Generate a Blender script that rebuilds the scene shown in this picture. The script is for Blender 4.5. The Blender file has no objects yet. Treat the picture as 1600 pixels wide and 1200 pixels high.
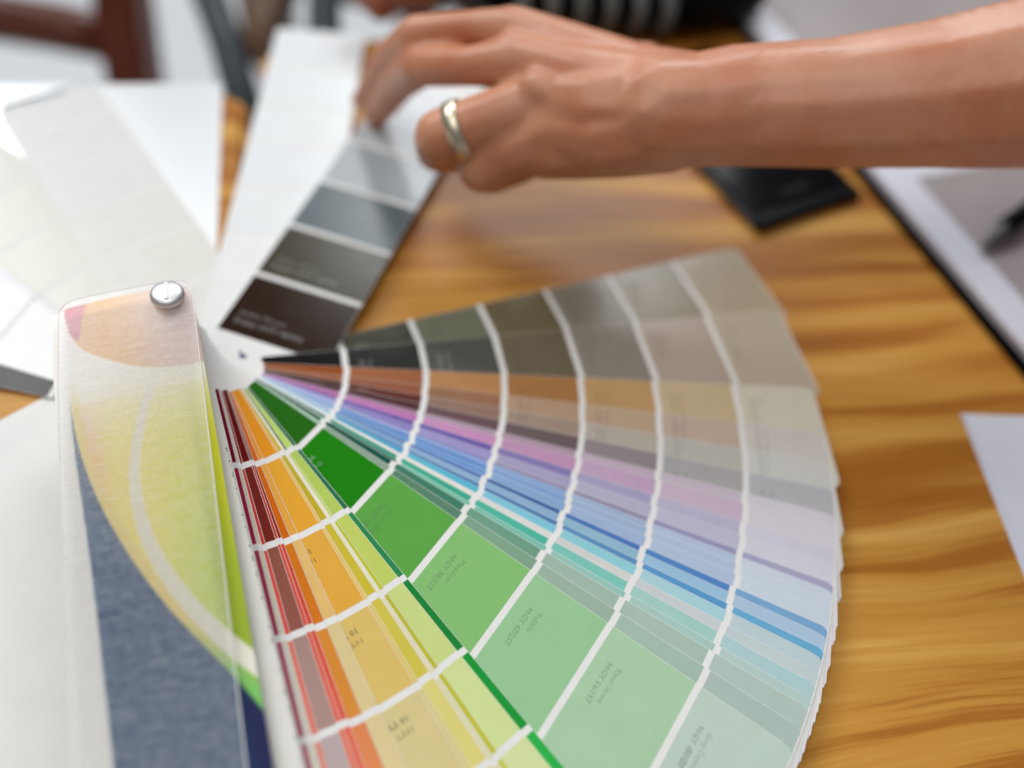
import bpy, bmesh, math, random
from mathutils import Vector, Matrix
random.seed(7)
S = 0.032            # one unit of the layout below is 32 mm (the pitch of the colour chips)
scn = bpy.context.scene
COL = scn.collection
V = Vector

# ---------------------------------------------------------------- camera
FPX, PITCH, ROLL = 1401.96, 0.922017, 0.174334
CAM = V((3.62084, -5.980328, 8.968891))
cF = V((0, math.cos(PITCH), -math.sin(PITCH))); cX = V((1, 0, 0)); cU = cX.cross(cF)
cR = cX*math.cos(ROLL) + cU*math.sin(ROLL); cUp = -cX*math.sin(ROLL) + cU*math.cos(ROLL)
cam = bpy.data.cameras.new('camera'); camo = bpy.data.objects.new('camera', cam); COL.objects.link(camo)
m = Matrix((cR, cUp, -cF)).transposed().to_4x4(); m.translation = CAM*S
camo.matrix_world = m
cam.sensor_width = 36; cam.lens = FPX/1600*36
cam.clip_start = 0.01; cam.clip_end = 60
cam.dof.use_dof = True; cam.dof.focus_distance = 9.2*S; cam.dof.aperture_fstop = 2.15; cam.dof.aperture_blades = 7
scn.camera = camo

# ---------------------------------------------------------------- light
w = bpy.data.worlds.new('World'); scn.world = w; w.use_nodes = True
bg = w.node_tree.nodes['Background']; bg.inputs[0].default_value = (0.93, 0.95, 1.0, 1); bg.inputs[1].default_value = 0.15
def lamp(name, loc, target, sx, sy, power, col):
    l = bpy.data.lights.new(name, 'AREA'); l.shape = 'RECTANGLE'; l.size = sx*S; l.size_y = sy*S
    l.energy = power; l.color = col
    o = bpy.data.objects.new(name, l); COL.objects.link(o); o.location = V(loc)*S
    o.rotation_euler = (V(target)-V(loc)).to_track_quat('-Z', 'Y').to_euler()
    return o
lamp('window_light', (2, 82, 66), (3, 3, 0), 46, 26, 40, (0.93, 0.97, 1.0))
lamp('side_window_light', (-84, 58, 92), (2, 1, 0), 60, 60, 78, (0.95, 0.98, 1.0))
lamp('overhead_fill', (-4, -18, 86), (2, 0, 0), 60, 60, 31, (1.0, 0.96, 0.90))  # added soft fill from above the camera side, not a lamp of the room
scn.view_settings.view_transform = 'Standard'; scn.view_settings.look = 'None'
scn.view_settings.exposure = 0.15; scn.view_settings.gamma = 1

# ---------------------------------------------------------------- helpers
def at(x, y, z=0.0):            # the point at height z seen at picture position x, y
    v = cF + cR*((x-800)/FPX) - cUp*((y-600)/FPX)
    return CAM + v*((z-CAM.z)/v.z)
def ray(x, y, depth):
    return CAM + (cF + cR*((x-800)/FPX) - cUp*((y-600)/FPX))*depth
def lin(c):
    o = []
    for v in c[:3]:
        v = v/255
        o.append(v/12.92 if v <= .04045 else ((v+.055)/1.055)**2.4)
    return tuple(o)+(1,)
def link(name, me, parent=None, loc=None):
    o = bpy.data.objects.new(name, me); COL.objects.link(o)
    if parent: o.parent = parent
    if loc is not None: o.location = loc
    return o
WL = {}                          # base point of each thing, in layout units
def empty(name, base, label, cat, group=None):
    o = bpy.data.objects.new(name, None); COL.objects.link(o); o.location = V(base)*S; o.empty_display_size = .01
    o['label'] = label; o['category'] = cat
    if group: o['group'] = group
    WL[o.name] = V(base)
    return o
def base_of(o): return WL.get(o.name, V((0, 0, 0))) if o else V((0, 0, 0))
def mesh(name, verts, faces, mat, parent=None, smooth=False, base=None, mats=None, midx=None, label=None):
    """verts in layout units, world position"""
    b = base_of(parent) if parent else (V(base) if base is not None else V((0, 0, 0)))
    me = bpy.data.meshes.new(name)
    me.from_pydata([tuple((V(v)-b)*S) for v in verts], [], faces)
    for mm in (mats or [mat]): me.materials.append(mm)
    if midx: me.polygons.foreach_set('material_index', midx)
    if smooth: me.polygons.foreach_set('use_smooth', [True]*len(me.polygons))
    me.update()
    o = bpy.data.objects.new(name, me); COL.objects.link(o)
    if parent: o.parent = parent
    else: o.location = b*S
    WL[o.name] = b
    if label: o['label'] = label
    return o
def tag(o, label=None, cat=None, group=None, kind=None):
    if label: o['label'] = label
    if cat: o['category'] = cat
    if group: o['group'] = group
    if kind: o['kind'] = kind
    return o
def from_bm(name, bm, mat, parent=None, smooth=True, base=None):
    verts = [v.co.copy() for v in bm.verts]; bm.verts.index_update()
    faces = [[v.index for v in f.verts] for f in bm.faces]; bm.free()
    return mesh(name, verts, faces, mat, parent, smooth, base)
def bevel_box(x0, x1, y0, y1, z0, z1, M=None, bev=.05, seg=2):
    bm = bmesh.new(); bmesh.ops.create_cube(bm, size=1)
    for v in bm.verts: v.co = V(((x0+x1)/2+v.co.x*(x1-x0), (y0+y1)/2+v.co.y*(y1-y0), (z0+z1)/2+v.co.z*(z1-z0)))
    if bev: bmesh.ops.bevel(bm, geom=bm.edges[:], offset=bev, segments=seg, affect='EDGES', profile=.5)
    if M is not None: bmesh.ops.transform(bm, matrix=M, verts=bm.verts)
    return bm
def frame(o, ang):               # origin o, local x along ang (degrees) in the table plane
    return Matrix.Translation(V(o)) @ Matrix.Rotation(math.radians(ang), 4, 'Z')
def slab(outline, z0, z1, bev=0, seg=2):
    bm = bmesh.new(); vs = [bm.verts.new((p[0], p[1], z0)) for p in outline]
    f = bm.faces.new(vs); r = bmesh.ops.extrude_face_region(bm, geom=[f])
    for g in r['geom']:
        if isinstance(g, bmesh.types.BMVert): g.co.z = z1
    bmesh.ops.recalc_face_normals(bm, faces=bm.faces)
    if bev: bmesh.ops.bevel(bm, geom=bm.edges[:], offset=bev, segments=seg, affect='EDGES')
    return bm
def tube(bm, pts, radii, n=12, cap=True):
    rings = []
    for i, p in enumerate(pts):
        p = V(p); a = V(pts[max(0, i-1)]); b = V(pts[min(len(pts)-1, i+1)]); d = (b-a).normalized()
        u = d.orthogonal().normalized() if i == 0 else (pu - d*pu.dot(d)).normalized(); pu = u
        q = d.cross(u); r = radii[i] if isinstance(radii, (list, tuple)) else radii
        rings.append([bm.verts.new(p + (u*math.cos(2*math.pi*k/n)+q*math.sin(2*math.pi*k/n))*r) for k in range(n)])
    for A, B in zip(rings, rings[1:]):
        for k in range(n): bm.faces.new((A[k], A[(k+1) % n], B[(k+1) % n], B[k]))
    if cap: bm.faces.new(rings[0][::-1]); bm.faces.new(rings[-1])

# ---------------------------------------------------------------- materials
def mat(name, col=(.8, .8, .8, 1), rough=.5, spec=.5, metal=0, coat=0, noise=0, nscale=60, bump=0, bscale=300, objcol=False, sss=0):
    m = bpy.data.materials.new(name); m.use_nodes = True; nt = m.node_tree; N = nt.nodes; L = nt.links
    b = N['Principled BSDF']; b.inputs['Roughness'].default_value = rough; b.inputs['Specular IOR Level'].default_value = spec
    b.inputs['Metallic'].default_value = metal; b.inputs['Coat Weight'].default_value = coat; b.inputs['Coat Roughness'].default_value = .08
    tc = N.new('ShaderNodeTexCoord')
    if objcol:
        oi = N.new('ShaderNodeObjectInfo'); src = oi.outputs['Color']
    else:
        rgb = N.new('ShaderNodeRGB'); rgb.outputs[0].default_value = col; src = rgb.outputs[0]
    nz = N.new('ShaderNodeTexNoise'); nz.inputs['Scale'].default_value = nscale; nz.inputs['Detail'].default_value = 5
    L.new(tc.outputs['Object'], nz.inputs['Vector'])
    mr = N.new('ShaderNodeMapRange'); mr.inputs[1].default_value = .3; mr.inputs[2].default_value = .7
    mr.inputs[3].default_value = 1-noise; mr.inputs[4].default_value = 1+noise*.4
    L.new(nz.outputs['Fac'], mr.inputs[0])
    mx = N.new('ShaderNodeVectorMath'); mx.operation = 'SCALE'
    L.new(src, mx.inputs[0]); L.new(mr.outputs[0], mx.inputs['Scale']); L.new(mx.outputs[0], b.inputs['Base Color'])
    r2 = N.new('ShaderNodeMapRange'); r2.inputs[3].default_value = max(.02, rough-.06); r2.inputs[4].default_value = rough+.06
    L.new(nz.outputs['Fac'], r2.inputs[0]); L.new(r2.outputs[0], b.inputs['Roughness'])
    if bump:
        n2 = N.new('ShaderNodeTexNoise'); n2.inputs['Scale'].default_value = bscale; n2.inputs['Detail'].default_value = 3
        L.new(tc.outputs['Object'], n2.inputs['Vector'])
        bp = N.new('ShaderNodeBump'); bp.inputs['Strength'].default_value = bump; bp.inputs['Distance'].default_value = .001
        L.new(n2.outputs['Fac'], bp.inputs['Height']); L.new(bp.outputs[0], b.inputs['Normal'])
    if sss:
        b.inputs['Subsurface Weight'].default_value = sss; b.inputs['Subsurface Radius'].default_value = (1, .35, .2)
        b.inputs['Subsurface Scale'].default_value = .004
    return m
M_card = mat('white_card', (.78, .775, .76, 1), .5, .25, noise=.03, nscale=90, bump=.04, bscale=900)
M_chip = mat('painted_chip', rough=.17, spec=.24, objcol=True, noise=.03, nscale=120, bump=.05, bscale=1500)
M_ink = mat('printing_ink', rough=.5, objcol=True)
M_inkd = mat('dark_ink', (.05, .05, .05, 1), .5); M_inkl = mat('light_ink', (.42, .40, .37, 1), .5)
M_inkm = mat('grey_ink', (.2, .2, .18, 1), .5)
M_navy = mat('navy_ink', (.012, .012, .11, 1), .45)
M_floor = mat('pale_floor', (.72, .75, .78, 1), .4, noise=.12, nscale=.8)
M_metal = mat('brushed_metal', (.72, .72, .74, 1), .5, metal=1, noise=.06, nscale=200)
M_dark = mat('black_plastic', (.003, .003, .004, 1), .3, .08, noise=.2)
M_slate = mat('slate_metal', (.035, .05, .065, 1), .4, noise=.15, nscale=20)
M_brown = mat('mahogany', (.17, .035, .014, 1), .38, coat=.2, noise=.3, nscale=18)
M_brown2 = mat('walnut', (.16, .07, .022, 1), .4, noise=.3, nscale=18)
def skin(name, c0, c1):
    m = mat(name, c0, .44, .60, noise=.10, nscale=30, bump=.10, bscale=420, sss=.12); nt = m.node_tree; N = nt.nodes; L = nt.links
    b = N['Principled BSDF']; old = b.inputs['Base Color'].links[0].from_socket
    tc = N.new('ShaderNodeTexCoord'); a = N.new('ShaderNodeTexNoise'); a.inputs['Scale'].default_value = 38; a.inputs['Detail'].default_value = 6; L.new(tc.outputs['Object'], a.inputs['Vector'])
    cr = N.new('ShaderNodeMapRange'); cr.inputs[1].default_value = .42; cr.inputs[2].default_value = .62; L.new(a.outputs['Fac'], cr.inputs[0])
    mx = N.new('ShaderNodeMix'); mx.data_type = 'RGBA'; L.new(cr.outputs[0], mx.inputs[0]); L.new(old, mx.inputs[6]); mx.inputs[7].default_value = c1; L.new(mx.outputs[2], b.inputs['Base Color'])
    return m
M_skin = skin('skin', (.62, .275, .155, 1), (.54, .20, .095, 1))
M_nail = mat('nail', (.62, .34, .26, 1), .25)
M_gold = mat('ring_gold', (.70, .64, .50, 1), .38, metal=1)
M_page = mat('notebook_page', (.66, .67, .75, 1), .4, noise=.03)
M_pageprint = mat('printed_page', (.36, .31, .31, 1), .4, noise=.2, nscale=14)
M_sheet = mat('paper_sheet', (.68, .70, .80, 1), .5, noise=.03)
M_strap = mat('grey_stripe', (.13, .14, .14, 1), .4, noise=.3, nscale=30)
M_cream = mat('cream_seat', (.55, .52, .47, 1), .7, noise=.1)

def wood():
    m = bpy.data.materials.new('varnished_pine'); m.use_nodes = True; nt = m.node_tree; N = nt.nodes; L = nt.links
    b = N['Principled BSDF']
    tc = N.new('ShaderNodeTexCoord'); mp = N.new('ShaderNodeMapping'); mp.vector_type = 'TEXTURE'
    mp.inputs['Rotation'].default_value = (0, 0, math.radians(17)); L.new(tc.outputs['Object'], mp.inputs['Vector'])
    # gentle bend of the grain
    lowm = N.new('ShaderNodeVectorMath'); lowm.operation = 'MULTIPLY'; lowm.inputs[1].default_value = (5, 9, 1)
    L.new(mp.outputs[0], lowm.inputs[0])
    low = N.new('ShaderNodeTexNoise'); low.inputs['Scale'].default_value = 1; low.inputs['Detail'].default_value = 1.5; L.new(lowm.outputs[0], low.inputs['Vector'])
    sep = N.new('ShaderNodeSeparateXYZ'); L.new(mp.outputs[0], sep.inputs[0])
    def math_(op, a, b_=None, c=None):
        n = N.new('ShaderNodeMath'); n.operation = op
        for i, q in enumerate((a, b_, c)):
            if q is None: continue
            if isinstance(q, (int, float)): n.inputs[i].default_value = q
            else: L.new(q, n.inputs[i])
        return n.outputs[0]
    y = math_('MULTIPLY_ADD', low.outputs['Fac'], .040, sep.outputs['Y'])
    comb = N.new('ShaderNodeCombineXYZ'); L.new(math_('MULTIPLY', sep.outputs['X'], 3.2), comb.inputs[0]); L.new(math_('MULTIPLY', y, 60), comb.inputs[1])
    n1 = N.new('ShaderNodeTexNoise'); n1.inputs['Scale'].default_value = 1; n1.inputs['Detail'].default_value = 3; n1.inputs['Roughness'].default_value = .45
    L.new(comb.outputs[0], n1.inputs['Vector'])
    comb2 = N.new('ShaderNodeCombineXYZ'); L.new(math_('MULTIPLY', sep.outputs['X'], 22), comb2.inputs[0]); L.new(math_('MULTIPLY', y, 620), comb2.inputs[1])
    n2 = N.new('ShaderNodeTexNoise'); n2.inputs['Scale'].default_value = 1; n2.inputs['Detail'].default_value = 3; L.new(comb2.outputs[0], n2.inputs['Vector'])
    cr = N.new('ShaderNodeValToRGB'); e = cr.color_ramp; e.interpolation = 'EASE'
    e.elements[0].position = .30; e.elements[0].color = (.29, .095, .011, 1)
    e.elements[1].position = .72; e.elements[1].color = (.68, .38, .095, 1)
    k = e.elements.new(.44); k.color = (.38, .14, .018, 1); k = e.elements.new(.56); k.color = (.54, .26, .046, 1)
    L.new(math_('MULTIPLY_ADD', n2.outputs['Fac'], .20, math_('SUBTRACT', n1.outputs['Fac'], .10)), cr.inputs[0])
    L.new(cr.outputs[0], b.inputs['Base Color'])
    b.inputs['Specular IOR Level'].default_value = .22
    rr = N.new('ShaderNodeMapRange'); rr.inputs[3].default_value = .28; rr.inputs[4].default_value = .46; L.new(n1.outputs['Fac'], rr.inputs[0]); L.new(rr.outputs[0], b.inputs['Roughness'])
    bp = N.new('ShaderNodeBump'); bp.inputs['Strength'].default_value = .12; bp.inputs['Distance'].default_value = .0006
    L.new(n1.outputs['Fac'], bp.inputs['Height']); L.new(bp.outputs[0], b.inputs['Normal'])
    return m
M_wood = wood()

def frosted(name, along, f0, f1, r0, r1, scratch=True, rough=.3):
    """matt translucent plastic: part see-through, part white scatter; clearer away from the screw"""
    m = bpy.data.materials.new(name); m.use_nodes = True; nt = m.node_tree; N = nt.nodes; L = nt.links
    for n in list(N):
        if n.type != 'OUTPUT_MATERIAL': N.remove(n)
    out = N['Material Output']
    tc = N.new('ShaderNodeTexCoord')
    mp = N.new('ShaderNodeMapping'); mp.vector_type = 'TEXTURE'; mp.inputs['Rotation'].default_value = (0, 0, along)
    L.new(tc.outputs['Object'], mp.inputs[0])
    sep = N.new('ShaderNodeSeparateXYZ'); L.new(mp.outputs[0], sep.inputs[0])
    mr = N.new('ShaderNodeMapRange'); mr.inputs[1].default_value = r0*S; mr.inputs[2].default_value = r1*S; mr.inputs[3].default_value = f0; mr.inputs[4].default_value = f1
    L.new(sep.outputs['X'], mr.inputs[0])
    st = N.new('ShaderNodeVectorMath'); st.operation = 'MULTIPLY'; st.inputs[1].default_value = (2600, 90, 1); L.new(mp.outputs[0], st.inputs[0])
    n1 = N.new('ShaderNodeTexNoise'); n1.inputs['Scale'].default_value = 1; n1.inputs['Detail'].default_value = 4; L.new(st.outputs[0], n1.inputs['Vector'])
    n2 = N.new('ShaderNodeTexNoise'); n2.inputs['Scale'].default_value = 420; n2.inputs['Detail'].default_value = 8; L.new(tc.outputs['Object'], n2.inputs['Vector'])
    def mth(op, a, b_, c=None):
        n = N.new('ShaderNodeMath'); n.operation = op
        for i, q in enumerate((a, b_, c)):
            if q is None: continue
            if isinstance(q, (int, float)): n.inputs[i].default_value = q
            else: L.new(q, n.inputs[i])
        return n.outputs[0]
    fac = mr.outputs[0]
    if scratch:
        fac = mth('ADD', fac, mth('MULTIPLY', mth('SUBTRACT', n1.outputs['Fac'], .5), .40))
        fac = mth('ADD', fac, mth('MULTIPLY', mth('SUBTRACT', n2.outputs['Fac'], .5), .24))
    fac = mth('MINIMUM', mth('MAXIMUM', fac, .03), .97)
    tr = N.new('ShaderNodeBsdfTransparent'); tr.inputs[0].default_value = (.99, .99, .99, 1)
    df = N.new('ShaderNodeBsdfDiffuse'); df.inputs[0].default_value = (.93, .95, .97, 1)
    tl = N.new('ShaderNodeBsdfTranslucent'); tl.inputs[0].default_value = (.9, .9, .9, 1)
    md = N.new('ShaderNodeMixShader'); md.inputs[0].default_value = .12; L.new(df.outputs[0], md.inputs[1]); L.new(tl.outputs[0], md.inputs[2])
    mx = N.new('ShaderNodeMixShader'); L.new(fac, mx.inputs[0]); L.new(tr.outputs[0], mx.inputs[1]); L.new(md.outputs[0], mx.inputs[2])
    gl = N.new('ShaderNodeBsdfGlossy'); gl.inputs['Roughness'].default_value = rough
    fr = N.new('ShaderNodeFresnel'); fr.inputs[0].default_value = 1.4
    m2 = N.new('ShaderNodeMixShader'); L.new(mth('MULTIPLY', fr.outputs[0], .8), m2.inputs[0]); L.new(mx.outputs[0], m2.inputs[1]); L.new(gl.outputs[0], m2.inputs[2])
    L.new(m2.outputs[0], out.inputs[0])
    return m

# ---------------------------------------------------------------- floor and tables
TZ = -0.12
FZ = -23.5
o = mesh('floor', [(-220, -120, FZ), (220, -120, FZ), (220, 260, FZ), (-220, 260, FZ)], [(0, 1, 2, 3)], M_floor); o['kind'] = 'structure'

def table(base, ang, x0, x1, y0, y1, label, corner=.5):
    """top in a local frame: base = its far right corner, local x along the long edge"""
    t = empty('wooden_table', base, label, 'table', 'pine tables pushed together')
    fr = frame(base, ang)
    def arc(cx, cy, r, a0, a1, n=7): return [(cx+r*math.cos(math.radians(a0+(a1-a0)*i/n)), cy+r*math.sin(math.radians(a0+(a1-a0)*i/n))) for i in range(n+1)]
    c = corner
    pts = arc(x1-c, y1-c, c, 0, 90)+arc(x0+c, y1-c, c, 90, 180)+arc(x0+c, y0+c, c, 180, 270)+arc(x1-c, y0+c, c, 270, 360)
    bm = slab(pts, TZ-.9, TZ, 0)
    top = [e for e in bm.edges if all(abs(v.co.z-TZ) < 1e-5 for v in e.verts)]
    bmesh.ops.bevel(bm, geom=top, offset=.12, segments=3, affect='EDGES')
    fr0 = Matrix.Translation(V((base[0], base[1], 0))) @ Matrix.Rotation(math.radians(ang), 4, 'Z')
    bmesh.ops.transform(bm, matrix=fr0, verts=bm.verts)
    from_bm('tabletop', bm, M_wood, t, smooth=False)
    for lx in (x0+3, x1-3):
        for ly in (y0+3, y1-3):
            b2 = bevel_box(lx-.9, lx+.9, ly-.9, ly+.9, FZ+.01, TZ-.903, fr0, .08)
            from_bm('leg', b2, M_wood, t, smooth=False)
    return t
cA = at(386, 140, TZ)
table((cA.x, cA.y, TZ), 17.5, -34, 0, -26, 0, 'orange pine table under the white swatches, its rounded corner showing at the top left')
cB = at(398, 74, TZ)
cE = at(1100, 8, TZ)
table((cB.x, cB.y, TZ), math.degrees(math.atan2(cE.y-cB.y, cE.x-cB.x)), .0, 46, -30, 0, 'orange pine table under the colour fan and the hand, reaching the right side')

# ---------------------------------------------------------------- the fan deck
DECK = empty('paint_fan_deck', (0, 0, TZ), 'paint colour fan deck spread out round its silver screw, frosted cover in front', 'fan deck')
RKS = RK = [.693, 1.671, 2.628, 3.589, 4.551, 5.508, 6.550, 7.60]
LEN, WID, OFF = 7.62, 1.48, .188
def zprof(rho, hp, tp): return tp+(hp-tp)*max(0., 1-rho/8.5)**1.16
def solve(px, py, hp, tp, off):
    z = (hp+tp)/2
    for _ in range(12):
        q = at(px, py, z); rho = math.hypot(q.x, q.y); z = zprof(rho, hp, tp)
    return math.atan2(q.y, q.x) - math.asin(max(-1, min(1, off/rho)))
TEXTS = {}
def text_geo(s, bold=False):
    if s in TEXTS: return TEXTS[s]
    cu = bpy.data.curves.new('lettering', 'FONT'); cu.body = s; cu.size = 1; cu.resolution_u = 1
    if bold: cu.offset = .02
    ob = bpy.data.objects.new('lettering', cu); COL.objects.link(ob)
    dg = bpy.context.evaluated_depsgraph_get(); dg.update()
    me = bpy.data.meshes.new_from_object(ob.evaluated_get(dg))
    r = ([(v.co.x, v.co.y) for v in me.vertices], [list(p.vertices) for p in me.polygons])
    bpy.data.objects.remove(ob); bpy.data.curves.remove(cu); bpy.data.meshes.remove(me)
    TEXTS[s] = r; return r

def strip(ang, hp, tp, cols=None, off=OFF, wid=WID, r0=-.32, r1=LEN, label=None, texts=None, name='swatch_strip', cardmat=None, thick=.003, arcs=True, jit=0, bend=None, rs=1.0):
    RK = [x*rs for x in RKS]
    a = V((math.cos(ang), math.sin(ang), 0)); n = V((-a.y, a.x, 0))
    def P(r, lat, dz=0):
        q = a*r+n*lat; q.z = zprof(math.hypot(q.x, q.y), hp, tp)+dz
        if bend: q = bend(q, r, lat)
        return q
    # outline as rows, with rounded outer corners
    rows = [r0, r0+.1, 0.1] + [RK[0]+(r1-.3-RK[0])*i/12 for i in range(13)] + [r1-.14, r1-.05, r1]
    def inset(r):
        c = .10; x = max(0, c-(r1-r)); y = max(0, .16-(r-r0))
        return max(c-math.sqrt(max(0, c*c-x*x)), .16-math.sqrt(max(0, .16**2-y*y)))
    NL = 4; vt = []; fc = []
    for r in rows:
        i = inset(r)
        for k in range(NL+1): vt.append(P(r, off-i-(wid-2*i)*k/NL))
    nt = len(vt)
    for r in rows:
        i = inset(r)
        for k in range(NL+1): vt.append(P(r, off-i-(wid-2*i)*k/NL, -thick))
    R = len(rows); C = NL+1
    for j in range(R-1):
        for k in range(NL):
            q = (j*C+k, j*C+k+1, (j+1)*C+k+1, (j+1)*C+k); fc.append(q); fc.append(tuple(x+nt for x in q[::-1]))
        for k in (0, NL):
            x, y = j*C+k, (j+1)*C+k
            fc.append((x, y, y+nt, x+nt) if k == 0 else (y, x, x+nt, y+nt))
    for j in (0, R-1):
        for k in range(NL):
            x, y = j*C+k, j*C+k+1
            fc.append((x, x+nt, y+nt, y) if j == 0 else (y, y+nt, x+nt, x))
    so = mesh(name, vt, fc, cardmat or M_card, DECK, smooth=False, label=label)
    if cols:
        for k, c in enumerate(cols):
            if c is None: continue
            g0, g1 = RK[k]+(.036 if k else .0)+jit, RK[k+1]-.036+jit
            if k == 6: g1 = r1-.015
            if g0 >= r1-.05: break
            g1 = min(g1, r1-.015)
            rr_ = [g0+(g1-g0)*j/4 for j in range(5)]
            if g1 > r1-.12: rr_ = [g0, g0+.3, g0+.55, g0+.8] + [x for x in (r1-.10, r1-.06, r1-.03) if x > g0+.8] + [g1]
            NR = len(rr_); vt = []; fc = []
            for r in rr_:
                i_ = inset(r)+.004
                for q in range(4): vt.append(P(r, off-i_-(wid-2*i_)*q/3, .0009))
            for j in range(NR-1):
                for q in range(3): fc.append((j*4+q, j*4+q+1, (j+1)*4+q+1, (j+1)*4+q))
            ch = mesh('colour_chip', vt, fc, M_chip, DECK, smooth=True)
            ch.parent = so; lc = lin(c); ch.color = tuple(min(1, max(.003, x*1.05-.010)) for x in lc[:3])+(1,)
            ch.location = (0, 0, 0); so_base = base_of(so)
    for (k, lines, dark, inset_, size) in texts or []:
        vt = []; fc = []
        for li, s_ in enumerate(lines):
            gv, gf = text_geo(s_, bold=(li == 0)); b0 = len(vt)
            for (x, y) in gv: vt.append(P(RK[k]+.17+jit+li*size*1.25+y*size, off-inset_-x*size, .0022))
            fc += [tuple(i+b0 for i in f) for f in gf]
        tx = mesh('printed_text', vt, fc, M_ink, DECK); tx.parent = so
        c = lin(cols[k]); tx.color = tuple(min(1, x*(.34 if lines[-1] == '10YY' and k < 5 else .70)) if dark else min(1, x+.13) for x in c[:3])+(1,)
    return so, P

# order of the deck, from the bottom of the stack upwards
D = math.degrees; Rd = math.radians
def whites(*c): return list(c)
W1 = [(230, 231, 229), (231, 233, 233), (229, 232, 234), (228, 232, 235), (228, 232, 234), (228, 232, 234), (228, 231, 234)]
strip(Rd(178.2), -.067, -.085, [(52, 48, 46)]*3+[(66, 62, 60)]*4, label='charcoal swatch strip peeping out above the bare wood at the left', off=.55, wid=1.2)
strip(Rd(172.2), -.058, -.080, [(230, 231, 233)]*7, off=.50, label='pale white swatch strip just above the charcoal one')
strip(Rd(154), -.050, -.072, [(228, 229, 232)]*7, off=.30, label='cool white swatch strip at the left edge')
strip(Rd(152), -.040, -.064, [(221, 220, 213), (221, 220, 212), (220, 219, 210), (218, 217, 209), (216, 215, 208), (214, 213, 208), (213, 213, 208)], off=.33, label='warm white swatch strip at the left edge')
strip(Rd(134.3), -.030, -.056, [(223, 222, 217), (224, 222, 216), (223, 222, 219), (223, 223, 222), (222, 222, 222), (221, 222, 223), (220, 221, 223)], off=.38, r1=6.22, label='off-white swatch strip pointing to the chair')
strip(Rd(98.6), -.010, -.040, W1, off=.24, label='brightest white swatch strip, left of the one under the finger')
def hand_bend(q, r, lat):
    if r > 6.4: q = q + V((0, 0, .10*(r-6.4)**2))
    return q
HAND_C = [(50, 37, 27), (70, 66, 54), (94, 104, 108), (158, 165, 170), (184, 190, 195), (200, 206, 211), (212, 217, 221)]
hs, HP = strip(Rd(80.9), .185, .036, HAND_C, off=.21, rs=1.055, r1=8.0, label='grey to white swatch strip held by the fingertip, brown chip nearest the screw', bend=hand_bend,
      texts=[(0, ['Dulux 10YY 08/093', 'Ashlin Mount'], 0, .13, .115), (1, ['Dulux 10YY 14/080', 'Ashen Grove'], 0, .13, .115)])
bm_ = [at(*p, .165) for p in ((374, 546), (375, 566), (388, 564), (385, 556), (379, 553))]
mesh('logo_print', [(*p.xy, zprof(p.xy.length, .185, .036)+.004) for p in bm_], [(0, 1, 2, 3, 4)], M_navy, DECK).parent = hs

T = [(60, 45, 40), (66, 64, 50), (112, 114, 98), (110, 101, 78), (136, 131, 119), (142, 132, 112), (172, 158, 134)]
B = [(30, 28, 27), (46, 46, 42), (86, 87, 82), (110, 101, 84), (140, 133, 122), (176, 161, 149), (183, 171, 152)]
Y = [(142, 76, 36), (156, 98, 66), (182, 132, 86), (166, 120, 76), (188, 152, 106), (197, 178, 144), (207, 202, 184)]
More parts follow.
